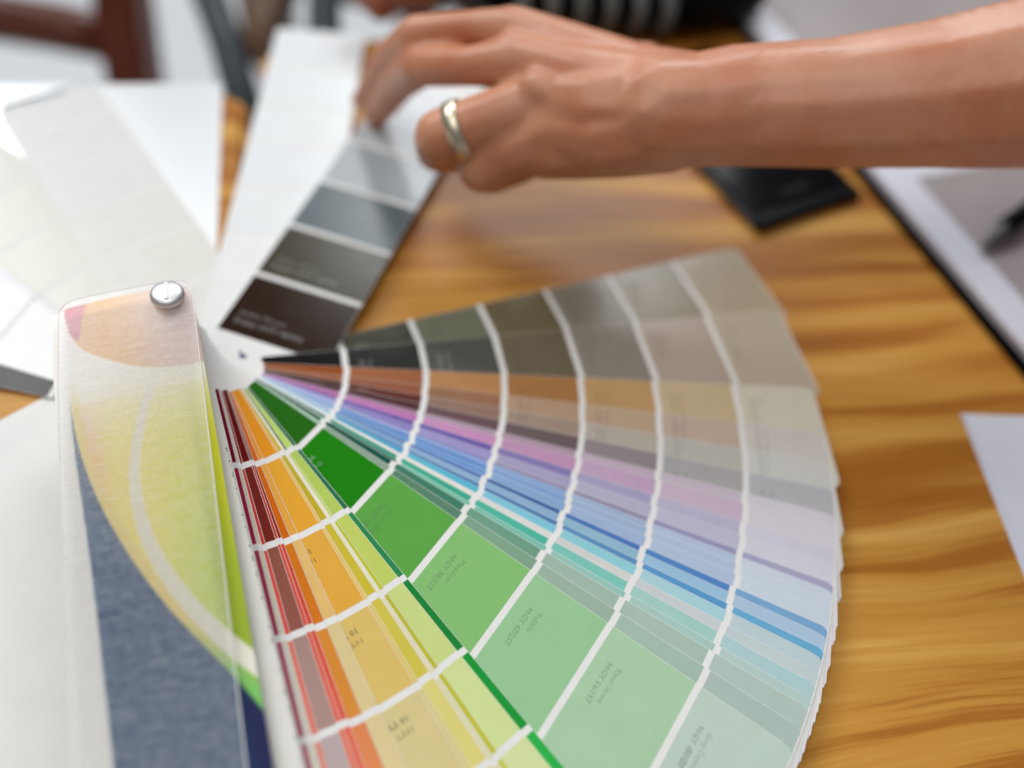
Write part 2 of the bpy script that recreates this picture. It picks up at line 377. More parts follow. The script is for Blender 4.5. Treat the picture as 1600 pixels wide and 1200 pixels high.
# (name, px, py of a point on the left edge, colours)
FAN = [
 ('taupe grey', 850, 453, T, 1), ('black to beige', 775, 524, B, 1), ('tan brown', 903, 590, Y, 1),
 ('peach brown', 906, 631, [(150, 95, 66), (146, 90, 66), (152, 110, 84), (180, 150, 126), (187, 162, 138), (192, 170, 156), (204, 199, 192)], 1),
 ('warm grey', 908, 659, [(72, 44, 38), (98, 54, 48), (146, 118, 104), (162, 143, 128), (182, 174, 163), (186, 184, 176), (204, 203, 200)], 1),
 ('plum grey', 906, 683, [(66, 38, 44), (82, 52, 56), (108, 84, 90), (110, 95, 98), (146, 136, 140), (170, 168, 168), (182, 182, 187)], 1),
 ('dusty mauve', 907, 706, [(150, 96, 140), (150, 118, 140), (172, 150, 166), (176, 150, 168), (192, 172, 190), (196, 184, 196), (209, 205, 213)], 0),
 ('orchid pink', 907, 717, [(172, 104, 162), (186, 118, 176), (196, 142, 186), (190, 146, 180), (192, 162, 190), (198, 178, 196), (211, 205, 215)], 0),
 ('violet', 904, 737, [(104, 72, 152), (102, 80, 160), (110, 94, 166), (134, 124, 176), (166, 160, 192), (182, 178, 202), (205, 202, 216)], 0),
 ('lavender', 901, 750, [(156, 156, 212), (138, 128, 188), (156, 148, 196), (166, 160, 192), (178, 174, 198), (186, 184, 204), (207, 205, 216)], 0),
 ('dusky violet', 899, 766, [(110, 120, 190), (112, 104, 172), (126, 120, 180), (146, 140, 172), (148, 143, 170), (152, 150, 182), (166, 163, 192)], 0),
 ('pale periwinkle', 897, 772, [(176, 200, 232), (152, 168, 214), (130, 158, 208), (136, 164, 206), (158, 178, 207), (176, 190, 214), (198, 207, 219)], 0),
 ('cornflower', 894, 779, [(80, 120, 186), (86, 128, 194), (98, 140, 200), (130, 160, 205), (156, 178, 207), (174, 189, 213), (197, 207, 219)], 0),
 ('sky blue', 889, 788, [(150, 186, 224), (106, 150, 204), (112, 152, 204), (134, 166, 205), (156, 178, 208), (173, 189, 213), (197, 208, 219)], 0),
 ('royal blue', 883, 800, [(60, 104, 166), (58, 98, 164), (66, 110, 174), (66, 102, 162), (80, 120, 184), (86, 132, 190), (122, 164, 202)], 0),
 ('ice blue', 881, 807, [(186, 212, 232), (126, 164, 204), (140, 172, 204), (140, 172, 204), (142, 180, 202), (152, 188, 214), (168, 192, 214)], 0),
 ('steel blue', 880, 819, [(70, 124, 170), (56, 116, 168), (72, 122, 172), (80, 126, 172), (92, 142, 184), (92, 150, 196), (106, 168, 204)], 0),
 ('turquoise blue', 878, 826, [(190, 220, 232), (72, 162, 202), (92, 182, 206), (128, 194, 214), (142, 200, 210), (166, 204, 212), (186, 201, 206)], 0),
 ('bright white', 875, 839, [(222, 224, 220), (224, 222, 216), (222, 219, 213), (216, 214, 210), (206, 206, 204), (196, 202, 204), (190, 202, 204)], 0),
 ('sea green', 870, 848, [(40, 92, 78), (54, 152, 128), (68, 168, 142), (84, 180, 158), (124, 194, 180), (160, 200, 192), (170, 200, 202)], 0),
 ('mint', 863, 859, [(160, 200, 180), (40, 110, 88), (120, 190, 165), (126, 188, 170), (150, 192, 182), (164, 196, 188), (176, 199, 194)], 0),
 ('bottle green', 859, 866, [(28, 74, 60), (30, 84, 72), (70, 126, 104), (112, 156, 134), (158, 182, 168), (166, 188, 176), (174, 192, 184)], 0),
 ('sage', 849, 881, [(150, 186, 160), (140, 160, 145), (92, 132, 108), (128, 162, 138), (154, 178, 160), (162, 186, 172), (170, 188, 180)], 1),
 ('leaf green', 837, 896, [(46, 104, 34), (40, 128, 30), (96, 164, 76), (134, 188, 117), (152, 196, 150), (168, 201, 166), (186, 203, 191)], 1),
 ('emerald', 739, 1027, [(38, 106, 76), (44, 112, 78), (52, 134, 82), (40, 132, 60), (40, 150, 62), (54, 176, 80), (66, 182, 92)], 1),
 ('pale lime', 724, 1029, [(188, 214, 112), (176, 200, 96), (190, 204, 104), (198, 212, 134), (204, 218, 150), (208, 220, 160), (212, 222, 170)], 0),
 ('dark lime', 676, 1029, [(60, 90, 60), (196, 208, 120), (188, 192, 56), (186, 184, 56), (190, 188, 60), (196, 200, 80), (202, 206, 90)], 0),
 ('cream', 667, 1029, [(226, 224, 200), (228, 224, 206), (224, 222, 196), (220, 214, 184), (216, 212, 178), (214, 210, 178), (214, 212, 186)], 0),
 ('olive yellow', 657, 1029, [(202, 176, 44), (190, 170, 48), (202, 184, 62), (206, 192, 80), (216, 206, 124), (218, 210, 140), (216, 212, 150)], 0),
 ('straw yellow', 633, 1029, [(226, 180, 90), (226, 190, 100), (224, 194, 110), (218, 196, 116), (214, 200, 140), (214, 204, 150), (216, 208, 160)], 0),
 ('marigold', 624, 1029, [(228, 150, 44), (226, 164, 58), (224, 168, 70), (216, 186, 108), (212, 196, 140), (214, 203, 160), (216, 208, 176)], 1),
 ('pale apricot', 556, 1029, [(226, 150, 60), (224, 164, 72), (222, 184, 114), (216, 196, 142), (216, 198, 146), (216, 202, 156), (216, 206, 170)], 0),
 ('burnt orange', 531, 1029, [(206, 106, 34), (206, 104, 28), (208, 118, 36), (212, 136, 52), (218, 130, 76), (220, 140, 90), (220, 150, 110)], 0),
 ('cinnabar', 509, 1029, [(150, 40, 26), (150, 46, 34), (206, 74, 56), (214, 84, 62), (220, 100, 76), (222, 120, 100), (222, 140, 120)], 0),
 ('vermilion', 500, 1029, [(120, 20, 20), (196, 66, 52), (212, 84, 66), (218, 98, 76), (220, 116, 92), (222, 132, 112), (222, 150, 130)], 0),
 ('maroon', 492, 1029, [(108, 20, 22), (116, 44, 38), (144, 86, 74), (166, 134, 128), (178, 160, 160), (186, 172, 174), (194, 184, 186)], 1),
 ('coral', 465, 1029, [(150, 22, 28), (200, 62, 62), (216, 84, 74), (218, 116, 100), (214, 134, 118), (218, 152, 140), (220, 170, 160)], 0),
 ('off white', 456, 1029, [(206, 200, 188), (204, 196, 182), (204, 198, 184), (206, 200, 188), (206, 202, 190), (208, 204, 194), (210, 206, 198)], 0),
 ('crimson', 446, 1029, [(128, 26, 50), (160, 40, 74), (168, 58, 86), (178, 84, 108), (188, 106, 122), (196, 130, 140), (202, 150, 158)], 0),
]
N = len(FAN)
iG = [i for i, f in enumerate(FAN) if f[0] == 'leaf green'][0]
def anchors(i):
    if i <= 2: return ((.13, .024), (.215, .046), (.25, .06))[i]
    if i <= iG: t = (i-2)/(iG-2); return .25+.25*t, .06+.10*t
    t = (i-iG)/(N-1-iG); return .52+.30*t, .17+.12*t
START = {'marigold': (368, 598), 'straw yellow': (371, 599), 'olive yellow': (374, 602), 'cream': (378, 603), 'dark lime': (381, 604), 'pale lime': (385, 605), 'emerald': (389, 605),
         'pale apricot': (357, 598), 'burnt orange': (355, 597), 'cinnabar': (352, 596), 'vermilion': (351, 595), 'maroon': (349.5, 593), 'coral': (343, 592), 'off white': (341, 592), 'crimson': (338, 592)}
def on_profile(px, py, hp, tp):
    z = (hp+tp)/2
    for _ in range(14):
        q = at(px, py, z); z = zprof(math.hypot(q.x, q.y), hp, tp)
    return q
def two_point(p, q, hp, tp):
    A = on_profile(*p, hp, tp); B_ = on_profile(*q, hp, tp)
    d = V((B_.x-A.x, B_.y-A.y, 0)).normalized(); n = V((-d.y, d.x, 0))
    return math.atan2(d.y, d.x), A.dot(n)
WORDS = ['Fern Path', 'Moss Wall', 'Spring Leaf', 'River Stone', 'Soft Clay', 'Quiet Sand', 'Meadow', 'Linen', 'Grey Dawn', 'Oat Field', 'Mist', 'Pebble', 'Willow']
for i, (nm, px, py, cols, tx) in enumerate(FAN):
    hp, tp = anchors(i)
    th, of = (solve(px, py, hp, tp, OFF), OFF) if nm not in START else two_point(START[nm], (px, py), hp, tp)
    t = None
    if tx:
        code = '10YY' if nm in ('marigold', 'maroon') else '90GY' if 'green' in nm else '30YR'
        t = []
        for k in range(7):
            lum = sum(cols[k])/3
            lines = ['10 YY %02d/%03d' % (14+9*k, 600-70*k), '10YY'] if nm == 'marigold' else [code+' %02d/%03d' % (8+9*k+i % 5, 520-60*k-i), WORDS[(i*3+k*5) % len(WORDS)]]
            dark = lum > 95
            t.append((k, lines, dark, {'leaf green': .34, 'peach brown': .05, 'warm grey': .03}.get(nm, .20), .088 if nm != 'warm grey' else .06))
            if k == 6: t.append((k, ['                '+code], dark, .2, .09))
    strip(th, hp, tp, cols, off=of, jit=random.uniform(-.022, .022) if tx == 0 else random.uniform(-.008, .008), label=nm+' swatch strip of seven chips from dark to light', texts=t)

# index cards: white, under the printed card
def edge_line(p1, p2, hp, tp):
    pts = []
    for p in (p1, p2):
        z = hp
        for _ in range(12):
            q = at(p[0], p[1], z); z = zprof(math.hypot(q.x, q.y), hp, tp)
        pts.append(q)
    d = V((pts[1].x-pts[0].x, pts[1].y-pts[0].y, 0)).normalized(); n = V((-d.y, d.x, 0))
    return math.atan2(d.y, d.x), pts[0].dot(n), pts[0].dot(d), pts[1].dot(d)
iang, ilat, _, _ = edge_line((358, 700), (429, 996), .98, .36)
M_index = mat('index_card', (.72, .71, .67, 1), .45, noise=.05)
for j in range(6):
    strip(iang+(j-4)*Rd(.16 if j < 4 else 0), .86+.055*j, .310+.012*j, None, off=ilat-(.02 if j % 2 else 0), label='white index card between the red strips and the printed card' if j == 5 else None, name='index_card', cardmat=M_index, r0=-.35+.01*j)
    if j == 5:
        a_ = V((math.cos(iang), math.sin(iang), 0)); n_ = V((-a_.y, a_.x, 0))
        vt = []; fc = []
        r = 1.6
        while r < 7.4:
            for k_ in range(random.choice((1, 1, 2))):
                w_ = random.uniform(.012, .02); rr = r+k_*.03
                b0 = len(vt)
                for (dr, dl) in ((0, 0), (w_, 0), (w_, w_), (0, w_)):
                    q = a_*(rr+dr)+n_*(ilat-.015-dl); q.z = zprof(math.hypot(q.x, q.y), .86+.055*5, .31+.012*5)+.002; vt.append(q)
                fc.append((b0, b0+3, b0+2, b0+1))
            r += random.uniform(.10, .30)
        mesh('printed_tick_marks', [tuple(v) for v in vt], [f[::-1] for f in fc], M_inkm, DECK)

# ---- printed card with the leaf drawing, and the frosted cover over it
CH, CT = 1.36, .43           # card height at the screw / tip
cang, clat, _, _ = edge_line((342, 700), (427, 1196), CH, CT)
ca = V((math.cos(cang), math.sin(cang), 0)); cn = V((-ca.y, ca.x, 0))
def card_rl(px, py):         # drawing control points in the card's own coordinates
    z = CH
    for _ in range(12):
        q = at(px, py, z); z = zprof(math.hypot(q.x, q.y), CH, CT)
    return (q.dot(ca), q.dot(cn))
def crv(pts, n=10, closed=False):
    P = [card_rl(*p) for p in pts]; out = []
    m_ = len(P)
    for i in range(m_ if closed else m_-1):
        p0, p1, p2, p3 = (P[(i-1) % m_], P[i], P[(i+1) % m_], P[(i+2) % m_]) if closed else (P[max(0, i-1)], P[i], P[i+1], P[min(m_-1, i+2)])
        for j in range(n):
            t = j/n
            out.append(tuple(.5*((2*p1[k])+(-p0[k]+p2[k])*t+(2*p0[k]-5*p1[k]+4*p2[k]-p3[k])*t*t+(-p0[k]+3*p1[k]-3*p2[k]+p3[k])*t**3) for k in (0, 1)))
    if not closed: out.append(P[-1])
    return out
def sd_line(p, L):
    best = 9; 
    for (x0, y0), (x1, y1) in zip(L, L[1:]):
        dx, dy = x1-x0, y1-y0; l2 = dx*dx+dy*dy
        t = max(0, min(1, ((p[0]-x0)*dx+(p[1]-y0)*dy)/l2)) if l2 else 0
        d = (p[0]-x0-t*dx)**2+(p[1]-y0-t*dy)**2
        if d < best: best = d
    return math.sqrt(best)
def inside(p, L):
    c = False; j = len(L)-1
    for i in range(len(L)):
        if (L[i][1] > p[1]) != (L[j][1] > p[1]) and p[0] < (L[j][0]-L[i][0])*(p[1]-L[i][1])/(L[j][1]-L[i][1])+L[i][0]: c = not c
        j = i
    return c
def sm(x, a, b): t = max(0, min(1, (x-a)/(b-a))); return t*t*(3-2*t)
def mixc(a, b, t): return tuple(x*(1-t)+y*t for x, y in zip(a, b))
margin = crv([(60, 380), (100, 560), (116, 700), (140, 870), (158, 1020), (184, 1260)], 6)
outer = crv([(100, 560), (118, 680), (150, 775), (200, 865), (255, 940), (310, 1000), (370, 1062), (425, 1125), (480, 1180)], 6)
arcline = crv([(285, 440), (262, 520), (236, 600), (216, 680), (210, 745), (222, 815), (250, 880), (298, 945), (355, 1002), (420, 1052), (480, 1090)], 6)
blob = crv([(100, 492), (112, 474), (190, 456), (262, 441), (310, 432), (360, 430), (370, 540), (330, 562), (270, 574), (215, 573), (160, 560), (120, 540)], 5, True)
redb = crv([(98, 490), (110, 476), (133, 470), (128, 500), (122, 534), (108, 520)], 5, True)
cw = WID
cNR, cNL = 400, 104
vt = []; fc = []; cols = []
RA, RB = -.45, 6.6
def inpoly_half(p, L):       # +1 when the point is on the right-hand (screw/left-edge) side of the open curve L
    b = 9; s_ = 1
    for (x0, y0), (x1, y1) in zip(L, L[1:]):
        dx, dy = x1-x0, y1-y0; l2 = dx*dx+dy*dy
        t = max(0, min(1, ((p[0]-x0)*dx+(p[1]-y0)*dy)/l2))
        ex, ey = p[0]-x0-t*dx, p[1]-y0-t*dy; d = ex*ex+ey*ey
        if d < b: b = d; s_ = 1 if dx*ey-dy*ex > 0 else -1
    return s_*math.sqrt(b)
for i in range(cNR+1):
    r = RA+(RB-RA)*(i/cNR)
    for k in range(cNL+1):
        ci = .2-math.sqrt(max(0, .04-max(0, .2-(r-RA))**2)); lat = clat-ci-(cw-2*ci)*k/cNL
        q = ca*r+cn*lat; q.z = zprof(math.hypot(q.x, q.y), CH, CT); vt.append(tuple(q))
        p = (r, lat); u = (clat-lat)/cw          # u 0 at the right (left edge), 1 at the far side
        navy = mixc((6, 22, 76), (10, 70, 118), sm(u, .06, .16))
        c = navy
        so_ = inpoly_half(p, outer); sb = inpoly_half(p, margin)
        # leaf body
        lime = mixc((206, 208, 40), (146, 172, 36), sm(r, 1.4, 3.4)); yel = (246, 230, 112); pk = (244, 176, 140)
        lime = mixc(lime, mixc((228, 232, 90), (196, 224, 100), sm(r, 1.4, 3.6)), sm(u, .08, .2))  # print lightened under the cover to offset the light the frost blocks
        body = mixc(lime, yel, sm(u, .12, .62)); body = mixc(body, pk, sm(u, .66, .86))
        if r > 3.6: body = mixc(body, (150, 186, 60), sm(r, 3.4, 4.4)*sm(u, .2, .5)*.6)
        body = mixc((248, 244, 226), body, sm(r, .55, 1.7))
        w1 = sm(so_, -.008, .010)
        edge = mixc((240, 214, 120), (120, 196, 96), sm(r, 3.2, 4.2))
        edgew = .07+.05*sm(r, 3, 5)
        if w1 > 0:
            cc = mixc(edge, body, sm(so_, edgew, edgew+.04)*.9+.1*0)
            c = mixc(c, cc, w1)
        d = sd_line(p, arcline); wl = .045+.04*sm(r, .6, 4.6)
        if so_ > -.02: c = mixc(c, (236, 232, 224), (1-sm(d, wl-.01, wl+.012))*.95)
        db = sd_line(p, blob+blob[:1]); ib = inside(p, blob)
        if ib:
            oc = mixc((236, 176, 72), (232, 200, 190), sm(-u, -.66, -.18)); c = mixc(c, oc, sm(db, 0, .02))
            if inside(p, redb): c = (214, 84, 104)
        elif r < .9 and so_ > 0 or r < .35: c = mixc((248, 246, 240), c, sm(r, .45, 1.2) if so_ > 0 else 0)
        c = mixc(c, (244, 242, 238), 1-sm(sb, -.008, .010)) if not ib else c
        cols.append(lin(c))
C = cNL+1
for i in range(cNR):
    for k in range(cNL): fc.append((i*C+k, i*C+k+1, (i+1)*C+k+1, (i+1)*C+k))
M_print = bpy.data.materials.new('printed_card'); M_print.use_nodes = True
_n = M_print.node_tree.nodes; _b = _n['Principled BSDF']; _b.inputs['Roughness'].default_value = .35; _b.inputs['Specular IOR Level'].default_value = .15
_a = _n.new('ShaderNodeVertexColor'); _a.layer_name = 'print'; M_print.node_tree.links.new(_a.outputs[0], _b.inputs['Base Color'])
card = mesh('printed_card', vt, fc, M_print, DECK, smooth=True, label='printed card with a lime leaf drawing on navy under the frosted cover')
at_ = card.data.color_attributes.new('print', 'FLOAT_COLOR', 'POINT')
buf = []
for c_ in cols: buf += list(c_)
at_.data.foreach_set('color', buf)

VH, VT = 1.50, .50
vang, vlat, _, _ = edge_line((333, 742), (385, 1200), VH, VT)
_, vlat2, _, _ = edge_line((84, 600), (90, 1200), VH, VT)
PV = at(262, 462, VH+.02)     # the screw
va = V((math.cos(vang), math.sin(vang), 0)); vn = V((-va.y, va.x, 0))
TLc = at(84, 452, VH); TRc = at(300, 430, VH)
q1 = at(86, 600, VH-.1)
vw = vlat - q1.dot(vn)
rTL, rTR = TLc.dot(va), TRc.dot(va)
r_start = (rTL+rTR)/2
M_frost = frosted('frosted_plastic', vang, .34, .12, .0, 3.2, rough=.33)
rows = [r_start+x for x in (0, .01, .03, .06, .10, .15, .2, .3)] + [r_start+.3+(7.9-r_start-.3)*i/24 for i in range(1, 25)]
vt = []; fc = []
def vin(r, c=.2): x = max(0, c-(r-r_start)); return c-math.sqrt(max(0, c*c-x*x))
NLc = 8
for dz in (0, -.018):
    for r in rows:
        i_ = vin(r)
        for k in range(NLc+1):
            lat = vlat-i_-(vw-2*i_)*k/NLc
            skew = 0
            q = va*(r+skew)+vn*lat; q.z = zprof(math.hypot(q.x, q.y), VH, VT)+dz; vt.append(tuple(q))
C = NLc+1; nt = len(rows)*C
for j in range(len(rows)-1):
    for k in range(NLc): fc.append((j*C+k, j*C+k+1, (j+1)*C+k+1, (j+1)*C+k))
cover = mesh('frosted_cover', vt[:nt], fc, M_frost, DECK, smooth=True, label='frosted plastic cover of the fan deck, lightly scratched')
# white rim line of the cut edge
rim = bmesh.new()
def cz(r, lat, dz=0):
    q = va*r+vn*lat; q.z = zprof(math.hypot(q.x, q.y), VH, VT)+dz; return q
loop = [cz(r, vlat-vin(r), -.006) for r in rows][::-1] + [cz(r_start, vlat-.2-(vw-.4)*k/8, -.006) for k in range(9)] + [cz(r, vlat-vw+vin(r), -.006) for r in rows]
tube(rim, loop, .008, 6)
M_edge = mat('cut_plastic_edge', (.82, .83, .80, 1), .3)
from_bm('cover_edge', rim, M_edge, DECK)

# screw
def lathe(prof, c, ax, n=28):
    bm = bmesh.new(); rings = []
    u = ax.orthogonal().normalized(); v = ax.cross(u)
    for (r, h) in prof: rings.append([bm.verts.new(c+ax*h+(u*math.cos(2*math.pi*k/n)+v*math.sin(2*math.pi*k/n))*max(r, 1e-4)) for k in range(n)])
    for A, B_ in zip(rings, rings[1:]):
        for k in range(n): bm.faces.new((A[k], A[(k+1) % n], B_[(k+1) % n], B_[k]))
    bm.faces.new(rings[-1]); bmesh.ops.recalc_face_normals(bm, faces=bm.faces); return bm
upz = V((0, 0, 1))
PV0 = V((PV.x, PV.y, PV.z-.02))
sc = from_bm('screw_head', lathe([(.17, 0), (.178, .015), (.178, .05), (.165, .075), (.135, .092), (.08, .104), (.0, .108)], PV0, upz), M_metal, DECK)
d_ = V((.35, -.94, 0)).normalized(); e_ = V((-d_.y, d_.x, 0))
sl = bevel_box(-.12, .12, -.02, .02, .098, .112, Matrix.Translation(PV0) @ Matrix.Rotation(math.atan2(d_.y, d_.x), 4, 'Z'), .006, 1)
so2 = from_bm('screw_slot', sl, mat('slot_shine', (.95, .95, .96, 1), .45, metal=.3), DECK, smooth=False)  # near-white bar, the glint of the slot put into its colour
post = bmesh.new(); tube(post, [(0, 0, TZ+.002), (0, 0, .5), (PV.x*.6, PV.y*.6, 1.1), (PV.x, PV.y, PV.z-.02)], .075, 16)
from_bm('screw_post', post, M_metal, DECK)
so2.parent = sc

# ---------------------------------------------------------------- frosted tracing sheet under the white strips
sang = Rd(107.5); sa = V((math.cos(sang), math.sin(sang), 0)); sn = V((-sa.y, sa.x, 0))
M_trace = frosted('tracing_film', sang, .90, .99, 2.4, 3.9, scratch=False, rough=.35)
vt = []; fc = []
NI, NJ = 12, 8
for i in range(NI+1):
    for j in range(NJ+1):
        q = sa*(2.05+4.07*i/NI)+sn*(-.06+3.55*j/NJ); q.z = TZ+.012+.0*i; vt.append(tuple(q))
for i in range(NI):
    for j in range(NJ): fc.append((i*(NJ+1)+j, (i+1)*(NJ+1)+j, (i+1)*(NJ+1)+j+1, i*(NJ+1)+j+1))
o = mesh('tracing_sheet', vt, [f[::-1] for f in fc], M_trace, None, base=(vt[0][0], vt[0][1], TZ+.012))
tag(o, 'whitish translucent plastic sheet lying under the white swatches, wood showing faintly through', 'plastic sheet')

for j, (zz, dx) in enumerate(((.006, 0), (.016, .10))):
    A = at(86, 611+dx*120, TZ+.02); B_ = at(0, 656+dx*120, TZ+.02); ang_ = math.degrees(math.atan2(B_.y-A.y, B_.x-A.x))
    fr_ = Matrix.Translation(V((A.x, A.y, 0))) @ Matrix.Rotation(Rd(ang_), 4, 'Z')
    o = from_bm('white_card', slab([(fr_ @ V(p)).to_tuple()[:2] for p in ((-2.6, 0, 0), (-2.3, -.0, 0), (1.3, -.0, 0), (3.2, .06, 0), (6.4, .3, 0), (6.6, .5, 0), (6.6, 8.2, 0), (-2.6, 8.2, 0))], TZ+zz, TZ+zz+.007), M_card, None, smooth=False, base=(A.x, A.y, TZ))
    tag(o, ['large blank white card at the lower left, the under one showing as a thin rim', 'large blank white card at the lower left beside the frosted cover'][j], 'card', 'blank white cards at the lower left')

# ---------------------------------------------------------------- notebook, pen, phone, paper
nbo = at(1342, 270, TZ); nba = -62.3
NB = empty('notebook', (nbo.x, nbo.y, TZ), 'open notebook with white edged pages and black cover at the right', 'notebook')
nf = Matrix.Translation(V((nbo.x, nbo.y, 0))) @ Matrix.Rotation(Rd(nba), 4, 'Z')     # local x towards the viewer along the edge, y to the right
def nbox(name, x0, x1, y0, y1, z0, z1, m_, bev=.02): return from_bm(name, bevel_box(x0, x1, y0, y1, z0, z1, nf, bev), m_, NB, smooth=False)
nbox('cover', -.15, 8.6, -.10, 9.2, TZ+.003, TZ+.10, M_dark, .03)
nbox('cover', -9.3, -.55, -.10, 9.2, TZ+.003, TZ+.10, M_dark, .03)
nbox('page_block', 0, 8.4, .02, 9.0, TZ+.103, TZ+.24, M_page)
nbox('page_block', -9.1, -.7, .02, 9.0, TZ+.103, TZ+.24, M_page)
nbox('printed_area', .55, 8.0, .62, 8.6, TZ+.2405, TZ+.243, M_pageprint, 0)
nbox('printed_area', -8.7, -1.2, .62, 8.6, TZ+.2405, TZ+.243, M_pageprint, 0)
for i in range(9):
    bm = bmesh.new(); pts = []
    for k in range(17):
        t_ = 2*math.pi*k/16
        pts.append(nf @ V((-.35+.42*math.cos(t_), .25+i*1.0, TZ+.22+.19*math.sin(t_))))
    tube(bm, pts, .045, 8); from_bm('binding_ring', bm, M_metal, NB)
# pen
p0 = at(1532, 388, TZ+.34); p1 = at(1568, 356, TZ+.42); p2 = at(1760, 215, TZ+.50)
PEN = empty('pen', (p0.x, p0.y, TZ+.24), 'black pen with a grey tip lying on the notebook page', 'pen')
bm = bmesh.new(); tube(bm, [p1, p2], [.14, .15], 14); from_bm('barrel', bm, M_dark, PEN)
bm = bmesh.new(); tube(bm, [p0, p0.lerp(p1, .6), p1], [.02, .09, .12], 14); from_bm('tip', bm, mat('pen_grip', (.12, .12, .12, 1), .35), PEN)
# phone
ph = [at(*p, TZ+.2) for p in ((1112, 268), (1190, 352), (1352, 298), (1275, 215))]
PH = empty('phone', (ph[1].x, ph[1].y, TZ), 'black phone lying face up on the table beneath the wrist', 'phone')
dA = (ph[0]-ph[1]); dB = (ph[2]-ph[1]); angp = math.degrees(math.atan2(dB.y, dB.x))
pf = Matrix.Translation(V((ph[1].x, ph[1].y, 0))) @ Matrix.Rotation(Rd(angp), 4, 'Z')
Lx = dB.length; Ly = 4.2
from_bm('body', bevel_box(0, Lx, 0, Ly, TZ+.004, TZ+.17, pf, .06, 3), M_dark, PH, smooth=False)
M_glass = mat('phone_glass', (.002, .002, .003, 1), .12, .08)
from_bm('screen', bevel_box(.1, Lx-.1, .25, Ly-.3, TZ+.1705, TZ+.176, pf, 0), M_glass, PH, smooth=False)
from_bm('side_trim', bevel_box(-.012, -.001, .1, Ly-.1, TZ+.04, TZ+.14, pf, 0), mat('blue_grey_trim', (.05, .07, .10, 1), .25), PH, smooth=False)
from_bm('speaker_slot', bevel_box(Lx*.5-.28, Lx*.5+.28, .42, .56, TZ+.1765, TZ+.180, pf, .0), mat('slot_grey', (.009, .009, .009, 1), .5, .06), PH, smooth=False)
# loose paper at the right
pp = at(1500, 647, TZ)
for j in range(3):
    pfm = Matrix.Translation(V((pp.x+.02*j, pp.y-.015*j, 0))) @ Matrix.Rotation(Rd(-80.5+.8*j), 4, 'Z')
    bm = bevel_box(0, 9.2, 0, 6.5, TZ+.004+.012*j, TZ+.012+.012*j, pfm, 0)
    o = from_bm('paper_sheet', bm, M_sheet, None, smooth=False, base=(pp.x, pp.y, TZ))
    tag(o, ['bluish white paper sheet at the right, bottom of its small pile', 'bluish white paper sheet at the right, middle of its small pile', 'bluish white paper sheet at the right, topmost with faint grey print'][j], 'paper', 'loose papers at the right')
    if j == 2:
        for k in range(7):
            from_bm('text_line', bevel_box(.8+k*.42, .92+k*.42, .9, 5.2-random.random(), TZ+.0362, TZ+.037, pfm, 0), M_inkm, o, smooth=False)

# ---------------------------------------------------------------- black pouch with grey bands at the top
pc = at(960, -28, .4)
PO = empty('pouch', (pc.x, pc.y, TZ), 'soft black pouch with curved grey bands at the far edge', 'pouch')
def ell(c, rx, ry, rz, ang, sub=3):
    bm = bmesh.new(); bmesh.ops.create_icosphere(bm, subdivisions=sub, radius=1)
    Mx = Matrix.Translation(V(c)) @ Matrix.Rotation(Rd(ang), 4, 'Z') @ Matrix.Diagonal((rx, ry, rz, 1))
    for v in bm.verts:
        x = v.co
        v.co = V((math.copysign(abs(x.x)**.6, x.x), math.copysign(abs(x.y)**.75, x.y), math.copysign(abs(x.z)**.8, x.z)))
    bmesh.ops.transform(bm, matrix=Mx, verts=bm.verts); return bm
from_bm('pouch_body', ell((pc.x, pc.y, TZ+.62), 2.9, 1.25, .62, 15), M_dark, PO)
for k in range(6):
    bm = bmesh.new(); pts = []
    for i in range(12):
        t_ = -1.35+2.5*i/11
        x = -2.1+k*.52+.22*math.cos(t_); yy = -1.30*math.cos(t_)*.98; zz = TZ+.62+.66*math.sin(t_)
        pts.append(Matrix.Translation(V((pc.x, pc.y, 0))) @ Matrix.Rotation(Rd(15), 4, 'Z') @ V((x, yy, zz)))
    tube(bm, pts, [.13]*12, 8); from_bm('grey_band', bm, M_strap, PO)

# ---------------------------------------------------------------- hands
def limb(name, chains, mt, parent=None, base=None, voxel=.055, smooth=5, disp=None):
    bm = bmesh.new()
    for ch in chains:
        for (a, ra), (b, rb) in zip(ch, ch[1:]):
            a = V(a); b = V(b); n = max(2, int((b-a).length/(.28*min(ra, rb)))+1)
            for i in range(n+1):
                t = i/n; c = a.lerp(b, t); r = ra+(rb-ra)*t
                bmesh.ops.create_icosphere(bm, subdivisions=2, radius=r*S, matrix=Matrix.Translation(c*S))
    me = bpy.data.meshes.new('tmp'); bm.to_mesh(me); bm.free()
    ob = bpy.data.objects.new('tmp', me); COL.objects.link(ob)
    md = ob.modifiers.new('r', 'REMESH'); md.mode = 'VOXEL'; md.voxel_size = voxel*S; md.use_smooth_shade = True
    sm_ = ob.modifiers.new('s', 'SMOOTH'); sm_.factor = .6; sm_.iterations = smooth
    dg = bpy.context.evaluated_depsgraph_get(); dg.update()
    m2 = bpy.data.meshes.new_from_object(ob.evaluated_get(dg))
    bpy.data.objects.remove(ob)
    b = base_of(parent) if parent else V(base)
    m2.transform(Matrix.Translation(-b*S)); m2.materials.clear(); m2.materials.append(mt); m2.name = name
    m2.polygons.foreach_set('use_smooth', [True]*len(m2.polygons))
    o = bpy.data.objects.new(name, m2); COL.objects.link(o)
    if parent: o.parent = parent
    else: o.location = b*S
    WL[o.name] = b
    return o
def J(x, y, z, rpx):
    p = at(x, y, z); return (p, rpx*(p-CAM).dot(cF)/FPX)
